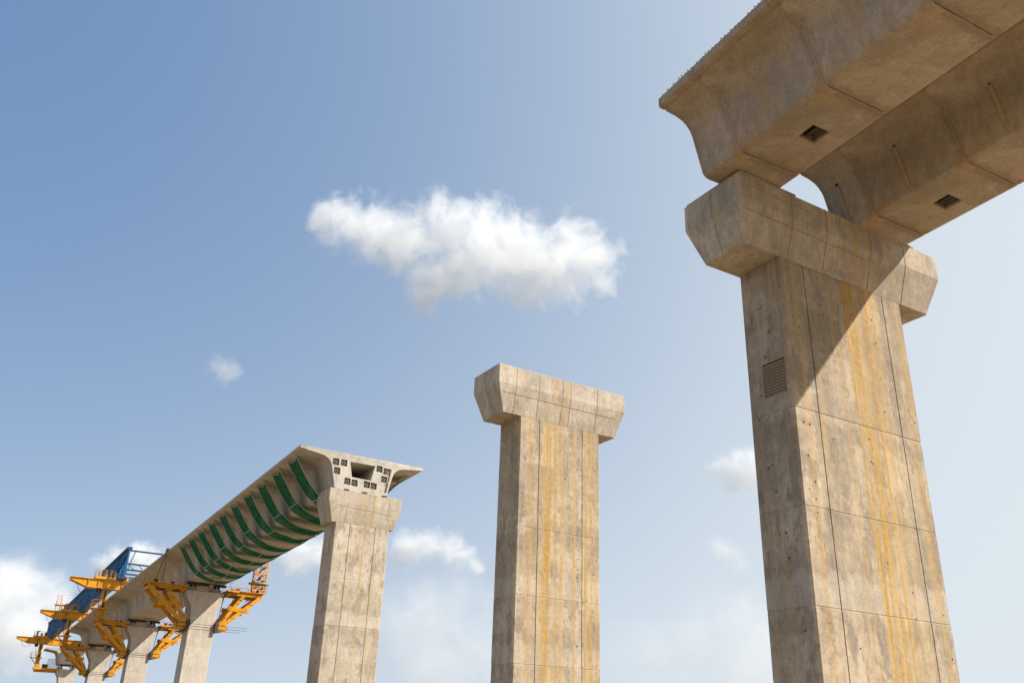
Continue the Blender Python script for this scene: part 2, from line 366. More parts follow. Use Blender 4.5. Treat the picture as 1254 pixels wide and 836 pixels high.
P1 = (8.69636,20.0,12.94033,7.6064,2.02727,.71895,1.03159,.32795,.33031,4.63565,.183,.832)
P2 = (2.23566,34.18217,13.69827,6.30838,2.02753,.76323,1.13458,.38389,.24637,3.91376,.2424,.7763)
P3 = (-8.71535,54.60254,13.77104,4.88747,2.02802,.72718,1.28551,.37751,.13885,3.59344,.272,.7372)
Y1, Y2, Y3 = .529793, .536563, .554104
p1, H1 = hammer_pier(P1, Y1, 'big near concrete pier carrying two parallel girders, half in shadow with rust streaks', (5.7, 8.0, 10.15),
    ((.02,.15,1.),(.36,.26,1.),(.78,.15,1.),(1.02,.10,.6),(-.45,.07,.5),(-1.9,.15,.35),(2.0,.14,.3)), 1,
    cuts=[(.47,1.18,4.42,5.29,.07)], tones=(-.06,.03,-.02,.04,-.02), marks={0: (.0, .1), 1: (.4, .0), 2: (.0, .38), 3: (.2, 0)},
    seams=((-2.0,.02,-2.0,1.72),(-.75,.02,-.75,1.72),(.95,.02,.95,1.72),(2.35,.02,2.35,1.72),(-3.7,.95,.9,1.0),(-3.75,.3,-1.0,.33)))
bd = MB()
for k in range(11):
    z = H1-4.46-.077*k; bb = MB().box((-2.318+.018, .48, z-.060), (-2.318+.06, 1.17, z)); bb.build('form_board', M['board'], p1)
p2, H2 = hammer_pier(P2, Y2, 'free standing concrete pier with bare cap, streaked orange, in the middle of the gap', (6.29, 8.8, 11.2),
    ((-.62,.24,1.),(-.2,.12,.8),(.1,.10,.6),(.7,.08,.7),(1.25,.10,.9),(1.5,.10,.75),(1.75,.09,.6),(-1.4,.2,.45),(-1.0,.07,.3)), 2,
    tones=(.0,.03,.02,.05,.0), marks={0: (0, .0), 1: (.25, .3), 2: (.1, .3)}, seams=((-2.3,.02,-2.3,1.86),(-1.2,.02,-1.2,1.86),(-.05,.02,-.05,1.86),(.35,.02,.35,1.86),(1.7,.02,1.7,1.86),(-2.9,1.12,2.7,1.12)))
p3, H3 = hammer_pier(P3, Y3, 'concrete pier with cap under the open end of the green netted girder', (5.3, 8.0, 9.83),
    ((-.35,.07,.45),(.15,.08,.7),(.9,.08,.25)), 3, cuts=[(.88,1.57,2.9,3.9,.06)], tones=(.07,.04,-.03,-.03), marks={1: (0, .35), 2: (.3, .2)},
    seams=((-1.15,.75,-1.25,1.98),(.55,.02,.55,1.98),(.1,.8,.1,1.9),(-1.9,.98,1.9,1.12),(1.6,.3,1.6,1.9)), light=(.50,.44,.355), dark=(.33,.285,.225))
# bearing plinths and bearings on pier 1
for (a, b_) in ((-3.765, -1.80), (.80, 2.86)):
    o = MB().box((a, .004, H1), (b_, 1.95, H1+.062)).build('bearing_plinth', M['cap'], p1, bev=.012); o['tone'] = -.05
    for q in (a+.35, b_-.35):
        MB().bar((q, 1.0, H1+.062), (q, 1.0, H1+.13), .42, n=16, up=(1,0,0)).build('bearing', M['rubber'], p1)
# stub plinth and steel shims at pier 3
for q in (-1.35, -.15, 1.2):
    MB().box((q-.16, -.03, H3-.02), (q+.16, .3, H3+.055)).build('shim_plate', M['steel'], p3)
for q in (-1.4, 1.0):
    MB().box((q-.3, .5, H3), (q+.3, 1.4, H3+.09)).build('bearing', M['rubber'], p3)

# ------------------------------------------------------------------ near twin box girders
def half_to_full(h):     # h: right half outline bottom -> top, mirrored; returns ring ccw in (u, z)
    return [(x, z) for x, z in h] + [(-x, z) for x, z in reversed(h)]
SMALL = half_to_full([(.80,0),(.90,.012),(.98,.05),(1.035,.13),(1.15,.60),(1.235,.95),(1.29,1.17),(1.355,1.33),(1.46,1.465),(1.60,1.57),(1.80,1.635),(2.10,1.675),(2.112,1.70),(2.165,1.705),(2.178,1.685),(2.31,1.70),(2.318,1.72),(2.318,1.93)])
BIG = half_to_full([(1.55,0),(1.68,.02),(1.77,.11),(1.86,.5),(1.94,.88),(2.09,1.45),(2.15,1.61),(2.22,1.71),(2.33,1.82),(2.48,1.92),(2.68,2.0),(3.31,2.10),(4.18,2.20),(4.19,2.37)])
def ring_of(sec, y, k=1., zc=1.2):
    return [(x*k, y, zc + (z-zc)*k) for x, z in sec]
def seg_mb(sec, length, inset=.986, c=.03, zc=1.2):
    m = MB(); m.loft([ring_of(sec, 0.004, inset, zc), ring_of(sec, c, 1, zc), ring_of(sec, length-c, 1, zc), ring_of(sec, length-.004, inset, zc)]); return m

def rebar_loops(length, x, z, parent, y0, sp=.112, h=.12, r=.008):
    m = MB(); n = int(length/sp)
    for i in range(n):
        y = y0 + (i+.5)*sp; a = random.uniform(-.015, .015); hh = h*random.uniform(.85, 1.1)
        pts = [(x+a, y-.022, z-.02), (x+a*2, y-.03, z+hh*.6), (x+a*2, y-.012, z+hh), (x+a*2, y+.012, z+hh), (x+a, y+.03, z+hh*.6), (x, y+.022, z-.02)]
        m.tube(pts, r, 3)
    return tag(m.build('rebar_loop', M['steel'], parent), kind='stuff')

A = Vector((5.282632, 17.420983, 13.04033)); yawA = .480438; slA = -.015187
UA = Vector((math.cos(yawA), math.sin(yawA), 0)); VA = Vector((-math.sin(yawA), math.cos(yawA), slA))
smallseg = None
def twin_girder(O, yaw, label, web_holes, shadow_wing=0.0):
    """O: soffit centre at the first joint beyond the cap end; +y runs away from the camera."""
    r = root('box_girder', W(O), yaw, label, 'box girder', 'twin box girders resting on the near pier', pitch=slA)
    L = 2.6878
    lens = [1.30] + [L]*8
    y = 1.30
    for i, ln in enumerate(lens):
        y -= ln
        o = seg_mb([(x + (shadow_wing if x > 2.05 else 0), z) for x, z in SMALL], ln).build('girder_segment', M['girder'], r, smooth=True)
        o.location = (0, y*S, 0); o['tone'] = random.uniform(-.05, .05); o['len'] = ln*S
        if i == 1:
            c = MB().box((-.19, ln-1.59, -.2), (.33, ln-1.10, .32)); boolean(o, c)
            MB().box((-.16, y+ln-1.585, .20), (.30, y+ln-1.105, .23)).build('hatch_shade_board', M['pocket'], r)  # board closing the hatch, the dark interior painted in its colour
            MB().box((.03, y+ln-1.585, .10), (.10, y+ln-1.105, .19)).build('hatch_beam', M['steel'], r)
            MB().box((-.15, y+ln-1.585, .13), (-.10, y+ln-1.105, .19)).build('hatch_beam', M['steel'], r)
            # rebated rim
            q = MB(); z0, z1 = .0, .06
            for a0, a1 in (((-.19, -1.59), (.33, -1.565)), ((-.19, -1.125), (.33, -1.10)), ((-.19, -1.565), (-.155, -1.125)), ((.295, -1.565), (.33, -1.125))):
                q.box((a0[0]+.002, y+ln+a0[1]+.002, .07), (a1[0]-.002, y+ln+a1[1]-.002, .10))
            q.build('hatch_rim', M['pocket'], r)
        if i > 0:
            # grout scar along the joint on the soffit
            q = MB(); pts = [(-1.06+k*.18, random.uniform(-.01, .01)) for k in range(12)]
            for (a0, b0), (a1, b1) in zip(pts, pts[1:]): q.bar((max(a0,-.8), y+ln+b0, .002), (min(a1,.8), y+ln+b1, .002), .022, .008)
            q.build('joint_grout', M['grout'], r)
        for sx in (-1, 1):
            rebar_loops(ln-.02, sx*2.25 + (shadow_wing if sx > 0 else 0), 1.93, r, y)
    for yy, zz in web_holes:
        xw = -(1.15 + (zz-.60)*.27)
        m = MB(); m.bar((xw-.012, yy, zz), (xw+.12, yy, zz), .105, n=12, up=(0,0,1)); m.build('drain_hole', M['rubber'], r)  # solid black disc, its colour stands in for the shade in the hole
        m = MB(); m.bar((-1.165, yy, .62), (-1.055, yy, .16), .10, .05, up=(-1, 0, 0), n=8); m.bar((xw+.01, yy, zz-.1), (-1.165, yy, .62), .10, .05, up=(-1,0,0), n=8)
        o = m.build('cast_rib', M['girder'], r, smooth=True); o['tone'] = .05
    return r
gl = twin_girder(A + UA*.972, yawA, 'nearer left box girder overhead, its square hatch and curved web facing the open sky', ())
OA2 = A + UA*4.6962 + Vector((0,0,-.1921)) + VA*.1083
gr_ = twin_girder(OA2 + UA*.972, yawA+.0044, 'right hand box girder behind its twin, three drain holes in its shaded web', ((.77,1.30),(-1.15,1.36),(-3.83,1.38)), shadow_wing=.32)  # unseen outer wing widened, added so the deck shadow lands on the pier

# ------------------------------------------------------------------ far viaduct
O3 = Vector((-9.100407, 54.540710, 13.771045)); yawF = .539; slF = -.034
UF = Vector((math.cos(yawF), math.sin(yawF), 0)); VF = Vector((-math.sin(yawF), math.cos(yawF), slF))
def FD(t, u=0, z=0): return O3 + VF*t + UF*u + Vector((0,0,z))
STN = {4: 36.4, 5: 64.7, 6: 94.0, 7: 128.6}

def far_span(t0, t1, label, seglen=3.24, pier_seg=(1.15, 1.15), first=None):
    r = root('viaduct_girder', W(FD(t0)), yawF, label, 'viaduct girder', 'girder spans of the far viaduct', pitch=slF)
    total = t1 - t0; ys = [0, pier_seg[0]]
    n = max(1, round((total - sum(pier_seg))/seglen)); ln = (total - sum(pier_seg))/n
    for i in range(n): ys.append(ys[1] + ln*(i+1))
    ys.append(total)
    if first is not None: ys = first
    cache = {}
    for a, b in zip(ys, ys[1:]):
        k = round(b-a, 3)
        if k in cache: o = link_copy(cache[k], r, (0, a, 0))
        else:
            o = seg_mb(BIG, b-a, .988, .03, 1.3).build('girder_segment', M['girder_far'], r, smooth=True); o.location = (0, a*S, 0); cache[k] = o
        o['tone'] = random.uniform(-.05, .05)
    # edge upstand pieces
    return r
y34 = [0, 2.36-.0] + [2.36 + 3.24*k for k in range(1, 11)] + [35.3]
sp1 = far_span(0.0, 35.3, 'far girder span with open end and green nets slung beneath it', first=y34)
sp2 = far_span(35.36, 64.6, 'plain girder span between the first and second bracketed piers, no nets')
sp3 = far_span(64.66, 94.4, 'plain girder span ending at the third bracketed pier below the blue girder')
sp4 = far_span(94.46, 101.5, 'short unfinished girder stub just past the third bracketed pier', pier_seg=(1.2, 1.2))
sp5 = far_span(126.8, 131.0, 'lone girder piece on the farthest pier', pier_seg=(1.4, 1.4))
# open end face of the first span: void, anchor pockets
front = [o for o in sp1.children if o.location.y == 0][0]
boolean(front, MB().loft([[(-.88,-1,1.89),(-.68,-1,.92),(.61,-1,.90),(.83,-1,1.90)], [(-.88,5,1.89),(-.68,5,.92),(.61,5,.90),(.83,5,1.90)]]))
second = [o for o in sp1.children if abs(o.location.y - 2.36*S) < 1e-3][0]
second.data = second.data.copy()
boolean(second, MB().loft([[(-.88,-1,1.89),(-.68,-1,.92),(.61,-1,.90),(.83,-1,1.90)], [(-.88,5,1.89),(-.68,5,.92),(.61,5,.90),(.83,5,1.90)]]))
for o in sp1.children:
    if o.name.startswith('girder_segment') and 2.36*S + .1 < o.location.y < (2.36+3.24*9.5)*S: o.data = second.data
c = MB(); pk = [(-1.81,1.72),(-1.27,1.75),(-1.68,1.16),(-.93,.60),(-.46,.58),(.36,.60),(.82,.58),(1.14,1.77),(1.64,1.68),(1.50,1.14)]
for (u, z) in pk: c.box((u-.2, -.5, z-.21), (u+.2, .16, z+.21))
c.loft([[(1.86,-.5,1.92),(1.98,-.5,1.88),(1.70,-.5,.25),(1.42,-.5,.29),(1.55,-.5,.85),(1.72,-.5,.98)], [(1.86,.12,1.92),(1.98,.12,1.88),(1.70,.12,.25),(1.42,.12,.29),(1.55,.12,.85),(1.72,.12,.98)]])
for cc_ in [pk[i:i+1] for i in range(len(pk))]:
    (u, z) = cc_[0]; jx, jz = random.uniform(-.02, .03), random.uniform(-.03, .02); boolean(front, MB().loft([[(u-.23+jx,-.5,z-.22),(u+.22,-.5,z-.225+jz),(u+.215+jx,-.5,z+.21),(u-.22,-.5,z+.225+jz)], [(u-.21+jx,.16,z-.20),(u+.20,.16,z-.205+jz),(u+.195+jx,.16,z+.19),(u-.20,.16,z+.205+jz)]]))
boolean(front, MB().loft([[(1.80,-.5,1.90),(1.97,-.5,1.86),(1.71,-.5,.25),(1.42,-.5,.29),(1.52,-.5,.80),(1.74,-.5,.92)], [(1.80,.13,1.90),(1.97,.13,1.86),(1.71,.13,.25),(1.42,.13,.29),(1.52,.13,.80),(1.74,.13,.92)]]))
for (u, z) in pk:
    dj = random.uniform(.0, .05)
    MB().box((u-.195, .13, z-.205), (u+.195, .159, z+.205)).build('pocket_lining', M['pocket'], sp1)
    h = MB(); h.bar((u, .13, z), (u, .05+dj, z), .25, n=14, up=(1,0,0)); a = h.build('anchor_head', M['anchor'], sp1)
    h = MB(); h.bar((u, .055+dj, z), (u, .035+dj, z), .13, n=10, up=(1,0,0)); h.build('anchor_core', M['rubber'], a)
    h = MB()
    for q in range(4): h.tube([(u+random.uniform(-.05,.05), .04+dj, z+random.uniform(-.05,.05)), (u+random.uniform(-.08,.08), -random.uniform(.0,.05), z-random.uniform(-.04,.1))], .008, 3)
    h.build('strand_tail', M['steel'], a)
for k in range(11):
    rebar_loops(3.2, -4.1, 2.37, sp1, k*3.24, sp=.2, h=.07, r=.006)
# soffit slots near the piers: dark plates, opening's shade put into their colour
for sp, yy in ((sp1, 33.2), (sp2, 27.5), (sp3, 27.9)):
    MB().box((-.45, yy, -.012), (.55, yy+.55, .004)).build('painted_slot', M['pocket'], sp)

# green nets
def add_net(k, t):
    r = root('safety_net', W(FD(t)), yawF, None, 'safety net', 'green nets slung under the first far span', pitch=slF)
    wdt = 1.62*random.uniform(.93, 1.06); nu, nv = 40, 6; sag = random.uniform(-.80, -.66); skew = random.uniform(-.06, .06)
    ctrl = [(-3.92,2.13),(-3.58,1.62),(-3.15,.98),(-2.68,.38),(-2.15,-.10),(-1.5,-.44),(-.8,sag*.88),(0,sag),(.75,sag*.80),(1.35,-.24),(1.85,.08),(2.35,.62),(2.85,1.14),(3.4,1.68),(3.92,2.13)]
    def cat(s):
        x = s*(len(ctrl)-1); i = min(int(x), len(ctrl)-2); f = x-i
        p0 = ctrl[max(i-1,0)]; p1_ = ctrl[i]; p2_ = ctrl[i+1]; p3_ = ctrl[min(i+2, len(ctrl)-1)]
        return [.5*((2*b)+(-a+c_)*f+(2*a-5*b+4*c_-d)*f*f+(-a+3*b-3*c_+d)*f**3) for a, b, c_, d in zip(p0, p1_, p2_, p3_)]
    V_ = []; ph = random.uniform(0, 6)
    for i in range(nu+1):
        s = i/nu; x, z = cat(s)
        for j in range(nv+1):
            q = j/nv*2-1
            end = max(0, 1 - min(s, 1-s)*14)
            pull = .30*end*(1-q*q)                        # the end hem bows in between its two corner ties
            dx = pull if s < .5 else -pull
            dip = -.05*(1-q*q)*(1-end) + .018*math.sin(s*37+ph+q*2) + .012*math.sin(s*71+q*5+ph)
            wob = .03*math.sin(s*9+ph)
            V_.append((x+dx*.7, q*wdt/2*(1-.05*math.sin(s*math.pi)) + wob + skew*(s-.5)*2, z+dip-pull*.55))
    F_ = [(i*(nv+1)+j, (i+1)*(nv+1)+j, (i+1)*(nv+1)+j+1, i*(nv+1)+j+1) for i in range(nu) for j in range(nv)]
    m = MB(); m.add(V_, F_); m.build('net_cloth', M['net'], r, smooth=True)
    for j in (0, nv):
        m = MB(); m.tube([V_[i*(nv+1)+j] for i in range(nu+1)], .017, 4); m.build('edge_rope', M['hem'], r)
    for i0 in (0, nu):
        m = MB(); m.tube([V_[i0*(nv+1)+j] for j in range(nv+1)], .02, 4); m.build('edge_rope', M['hem'], r)
    for s in ([random.uniform(.24, .34)] + ([random.uniform(.42, .52)] if random.random() < .35 else [])):
        i0 = int(s*nu); m = MB(); pts = [V_[i0*(nv+1)+j] for j in range(nv+1)]; pts = [(x, y, z-.03) for x, y, z in pts]; m.tube(pts, .018, 4); m.build('lap_seam', M['hem'], r)
    return r
ords = ['first', 'second', 'third', 'fourth', 'fifth', 'sixth', 'seventh', 'eighth', 'ninth', 'last']
for k in range(10):
    nt = add_net(k, 2.36+3.24*k)
    extra = {0: 'widest green net band, nearest the open girder end', 9: 'farthest green net band, next to the yellow bracketed pier'}.get(k, '%s green net band counted from the open girder end' % ords[k])
    nt['label'] = extra

# ------------------------------------------------------------------ flared piers 4-7
pale_shaft = None
def flared_pier(k, label):
    zb = -.74; o = FD(STN[k]); H = o.z + zb + 1.6/S
    r = root('flared_pier', (o.x*S, o.y*S, 0), yawF, label, 'bridge pier', 'flared piers of the far viaduct')
    D = 2.1; off = .12
    zs = [(H, 1.80), (H-.28, 1.79), (H-.62, 1.68), (H-.95, 1.50), (H-1.28, 1.32), (H-1.62, 1.20), (H-1.95, 1.165)]
    m = MB(); m.loft([rect_ring(-w_+off*min(1,(H-z)/1.6), w_+off*min(1,(H-z)/1.6), 0, D, z, .05) for z, w_ in zs]); a = m.build('flared_head', M['pale'], r, smooth=True); a['tone'] = random.uniform(-.03, .04)
    z = H-1.95; i = 0
    while z > -.3:
        z2 = max(z-3.1, -.31); j = random.uniform(-.01, .01); m = MB()
        ins = .01
        m.loft([rect_ring(-1.165+off+ins, 1.165+off-ins, ins, D-ins, z2, .05), rect_ring(-1.165+off+j, 1.165+off+j, j, D+j, z2+.02, .05), rect_ring(-1.165+off+j, 1.165+off+j, j, D+j, z-.02, .05), rect_ring(-1.165+off+ins, 1.165+off-ins, ins, D-ins, z, .05)])
        a = m.build('shaft_lift', M['pale'], r); a['tone'] = random.uniform(-.03, .06); z = z2
        if z2 <= -.31: break
    for q in (-1.15, 1.05):
        MB().box((q-.42, .35, H), (q+.42, 1.7, H+.30)).build('bearing_plinth', M['pale'], r, bev=.02)
        MB().bar((q-.18, .55, H+.30), (q-.18, .55, H+.72), .30, n=12, up=(1,0,0)).build('jack', M['rubber'], r)
        MB().bar((q+.20, .60, H+.30), (q+.20, .60, H+.72), .26, n=12, up=(1,0,0)).build('jack', M['steel'], r)
    MB().ibeam((-1.9, .25, H+.60), (1.85, .25, H+.60), .22, .22).build('packing_beam', M['steel'], r)
    MB().box((.25, .12, H+.30), (.62, .5, H+.66)).build('control_box', M['galv'], r)
    return r
flared_pier(4, 'pale flared pier at the far end of the netted span')
flared_pier(5, 'pale flared pier below the foremost end of the blue girder')
flared_pier(6, 'third pale flared pier along, behind the two taller looking ones')
flared_pier(7, 'farthest flared pier at the low left, mostly cut off by the frame')

# ------------------------------------------------------------------ yellow brackets
def railing(m, pts, h=.62, post=.035, rail=.026, n=2, sp=.75):
    for a, b in zip(pts, pts[1:]):
        a = Vector(a); b = Vector(b); L = (b-a).length; c = max(1, round(L/sp))
        for i in range(c+1):
            p = a + (b-a)*(i/c); m.bar(p, p + Vector((0,0,h)), post)
        for j in range(1, n+1): m.bar(a + Vector((0,0,h*j/n)), b + Vector((0,0,h*j/n)), rail)
def bracket(k, side, label):
    o = FD(STN[k]); r = root('support_bracket', W(o), yawF, label, 'support bracket', 'yellow steel brackets clamped to the far piers')
    s = side; X = lambda u: s*u + .06
    sf = 1.16 + (.06 if s > 0 else -.06)     # shaft face distance
    vf, vb = -.25, 2.2                        # front and back frames
    xin, xout = 2.0, 5.3
    zt, zb_ = -.50, -.88
    for v_ in (vf+.15, vb-.15):
        MB().ibeam((X(xin-.2), v_, (zt+zb_)/2), (X(xout), v_, (zt+zb_)/2), .26, .36).build('platform_beam', M['yellow'], r)
        MB().bar((X(xout-.25), v_, zb_), (X(sf+.75), v_, -3.62), .34, .30, up=(0,1,0)).build('outer_strut', M['yellow'], r)
        MB().bar((X(3.45), v_, zb_), (X(sf+.42), v_, -3.62), .34, .30, up=(0,1,0)).build('inner_strut', M['yellow'], r)
        for f_ in (.0,):
            MB().bar((X(4.15), v_-.01, -2.25), (X(2.15), v_-.01, -2.05), .09, .40, up=(0,0,1)).build('tie_plate', M['yellow'], r)
    for q in (xin+.1, 3.4, xout-.15):
        MB().bar((X(q), vf, zb_+.05), (X(q), vb, zb_+.05), .16, .22).build('cross_beam', M['yellow'], r)
    MB().bar((X(3.1), vf+.3, -2.15), (X(3.1), vb-.3, -2.15), .14).build('cross_beam', M['yellow'], r)
    MB().bar((X(4.4), vf-.3, -.98), (X(4.4), vb+.4, -.98), .05).build('tie_rod', M['steel'], r)
    MB().box((min(X(xin-.1), X(xout+.05)), vf-.1, zt+.003), (max(X(xin-.1), X(xout+.05)), vb+.1, zt+.06)).build('deck_plate', M['yellow'], r)
    m = MB(); railing(m, [(X(xin), vf-.05, zt+.06), (X(xout), vf-.05, zt+.06), (X(xout), vb+.05, zt+.06), (X(xin), vb+.05, zt+.06)]); m.build('guard_rail', M['yellow2'], r)
    for v_ in (vf+.15, vb-.15):
        for q in (.25, .5, .75):
            for (a0, b0) in (((X(xout-.25), zb_), (X(sf+.75), -3.62)), ((X(3.45), zb_), (X(sf+.42), -3.62))):
                px = a0[0]+(b0[0]-a0[0])*q; pz = a0[1]+(b0[1]-a0[1])*q
                MB().box((px-.21, v_-.19, pz-.03), (px+.21, v_+.19, pz+.03)).build('stiffener', M['yellow'], r)
    m = MB(); px = X(2.3); m.tube([(X(4.9), vf-.12, zt-.1), (X(3.9), vf-.16, zt-.75), (X(2.6), vf-.14, zt-.35), (X(sf+.6), vf-.14, -3.3)], .022, 4); m.tube([(X(5.2), vb, zt-.2), (X(4.2), vb+.1, -1.9), (X(2.4), vb+.05, -2.1), (X(sf+.5), vb, -3.4)], .02, 4); m.build('hose', M['rubber'], r)
    for q in (2.4, 2.9, 4.4): MB().box((min(X(q), X(q+.3)), .5, zt+.06), (max(X(q), X(q+.3)), .95, zt+.06+random.uniform(.15,.4))).build('stored_gear', M['steel'], r, bev=.02)
    # corbel block on the shaft
    a, b = sorted((X(sf+.03)-.0, X(sf+.98)))
    MB().box((a, vf, -4.18), (b, vb, -3.62)).build('corbel_block', M['yellow'], r, bev=.03)
    a, b = sorted((X(sf+.0)-.0, X(sf+.30)))
    MB().box((a, vf-.12, -4.35), (b, vb+.12, -3.45)).build('clamp_plate', M['steel'], r)
    a, b = sorted((X(sf+.98), X(sf+1.2)))
    MB().box((a, vf+.2, -4.1), (b, vf+.75, -3.66)).build('jack_box', M['yellow'], r)
    for v_ in (vf+.15, vb-.15):
        for q in (-3.72, -4.06): 
            MB().bar((X(sf+.3), v_-.16, q), (X(sf+.95), v_-.16, q), .05, n=8).build('bolt_bar', M['steel'], r)
    if s > 0:
        MB().tube([(X(1.7), -.05, -.9), (X(1.55), -.02, -2.2), (X(1.5), -.02, -3.5)], .035, 5).build('hanging_chain', M['steel'], r)
    return r
nm = {4: 'nearest flared pier', 5: 'second flared pier', 6: 'third flared pier'}
for k in (4, 5, 6):
    bracket(k, -1, 'yellow V strut bracket on the outer left side of the %s' % nm[k])
    rb = bracket(k, 1, {4: 'yellow V strut bracket below the lattice tower, right of the nearest flared pier', 5: 'yellow bracket in the gap right of the second flared pier', 6: 'small yellow bracket in the gap right of the third flared pier'}[k])
    # the extra inner walkway between bracket and pier head
    m = MB(); m.box((1.9, -.5, -.62), (3.0, .6, -.50)); m.build('inner_walkway', M['yellow'], rb)
    o = FD(STN[k])
    r = root('clamping_rod', W(o), yawF, {4: 'thin steel rods drawn across the nearest flared pier', 5: 'thin steel rods drawn across the second flared pier', 6: 'thin steel rods drawn across the third flared pier'}[k], 'rod', 'clamping rods across the flared piers')
    for z in (-3.75, -3.98, -.66, -.80):
        for v_ in (-.16, 2.3):
            ext = (4.3 if z < -2 and k == 4 else 2.5)
            MB().bar((-2.3, v_, z), (ext, v_, z), .035, n=6).build('rod', M['steel'], r)

# lattice tower on the right bracket of pier 4
r = root('lattice_tower', W(FD(STN[4]+.9, 5.1, -.44)), yawF, 'rusty yellow lattice tower standing on the right bracket of the nearest flared pier', 'lattice tower')
hw = .52; tp = 3.9
for sx in (-1, 1):
    for sy in (-1, 1): MB().bar((sx*hw, sy*hw, 0), (sx*hw, sy*hw, tp), .10).build('tower_leg', M['yellow2'], r)
n = 6
for i in range(n):
    z0, z1 = tp*i/n, tp*(i+1)/n
    for (ax, ay, bx, by) in ((-1,-1,1,-1),(1,-1,1,1),(1,1,-1,1),(-1,1,-1,-1)):
        MB().bar((ax*hw, ay*hw, z1), (bx*hw, by*hw, z1), .05).build('tower_strut', M['steel'] if i % 2 else M['yellow2'], r)
        a_, b_ = ((ax, ay), (bx, by)) if i % 2 else ((bx, by), (ax, ay))
        MB().bar((a_[0]*hw, a_[1]*hw, z0), (b_[0]*hw, b_[1]*hw, z1), .045).build('tower_brace', M['yellow2'], r)
for i in range(n-1):
    MB().bar((-.25, -.4+.8*(i % 2), tp*i/n), (.25, .4-.8*(i % 2), tp*(i+1)/n), .30, .05).build('stair_flight', M['steel'], r)
MB().bar((0, 0, .98), (0, 0, 1.08), 2.0, n=20, up=(1,0,0)).build('turntable_ring', M['galv'], r)
m = MB(); railing(m, [(-.75,-.75,0), (.6,-.75,0), (.6,.6,0)], h=.7); m.build('guard_rail', M['yellow2'], r)

# ------------------------------------------------------------------ launching gantry
r = root('launching_gantry', W(FD(62.9, 0, 4.12)), yawF, 'long blue steel launching gantry lying above the far deck', 'launching gantry', pitch=slF)
GL = 76.0
for sx in (-1, 1):
    x = sx*3.5
    MB().box((x-.28, 0, 3.45), (x+.28, GL, 3.72)).build('top_chord', M['blue_dark'], r)
    MB().box((x-.34, 0, 0), (x+.34, GL, .24)).build('bottom_chord', M['blue_dark'], r)
    y = 5.3
    while y < GL - .1:
        y2 = min(y+7.4, GL)
        o = MB().box((x-.16, y+.02, .24), (x+.16, y2-.02, 3.45)).build('web_plate', M['blue'], r, bev=.01)
        MB().box((x-.20, y-.03, .24), (x+.20, y+.03, 3.45)).build('web_stiffener', M['blue'], r)
        y = y2
    # open lattice nose at the near end, closed by a tapering plate only along the top
    MB().loft([[(x-.13,.2,3.45),(x-.13,5.28,3.45),(x-.13,5.28,1.5),(x-.13,.2,2.75)], [(x+.13,.2,3.45),(x+.13,5.28,3.45),(x+.13,5.28,1.5),(x+.13,.2,2.75)]]).build('nose_plate', M['blue'], r)
    for a_ in (.1, 1.4, 2.7, 4.0, 5.25): MB().bar((x, a_, .24), (x, a_, 3.45), .17).build('nose_post', M['blue'], r)
    for a_, b_, zt_ in ((.1, 1.4, 2.7), (2.7, 1.4, 2.4), (2.7, 4.0, 2.1), (5.25, 4.0, 1.8)): MB().bar((x, a_, .24), (x, b_, zt_), .12).build('nose_brace', M['blue'], r)
    MB().bar((x, .1, .24), (x-sx*.75, .1, 3.45), .10).build('nose_brace', M['blue'], r)
for yy, zz in ((.1, 3.3), (.1, 1.75), (1.7, 1.35), (3.2, 1.1), (5.0, 1.0), (20, 3.3), (40, 3.3), (60, 3.3), (75.5, 3.3)):
    MB().bar((-3.4, yy, zz), (3.4, yy, zz), .17).build('cross_strut', M['blue_dark'], r)
for k in range(6):
    a = -3.4+k*1.13; MB().bar((a, .1, 1.75), (a+1.13, 1.7, 1.35), .06).build('cross_brace', M['blue'], r)
MB().box((-3.5, 8, 3.72), (-3.2, 8.5, 3.95)).build('lamp_bracket', M['steel'], r)

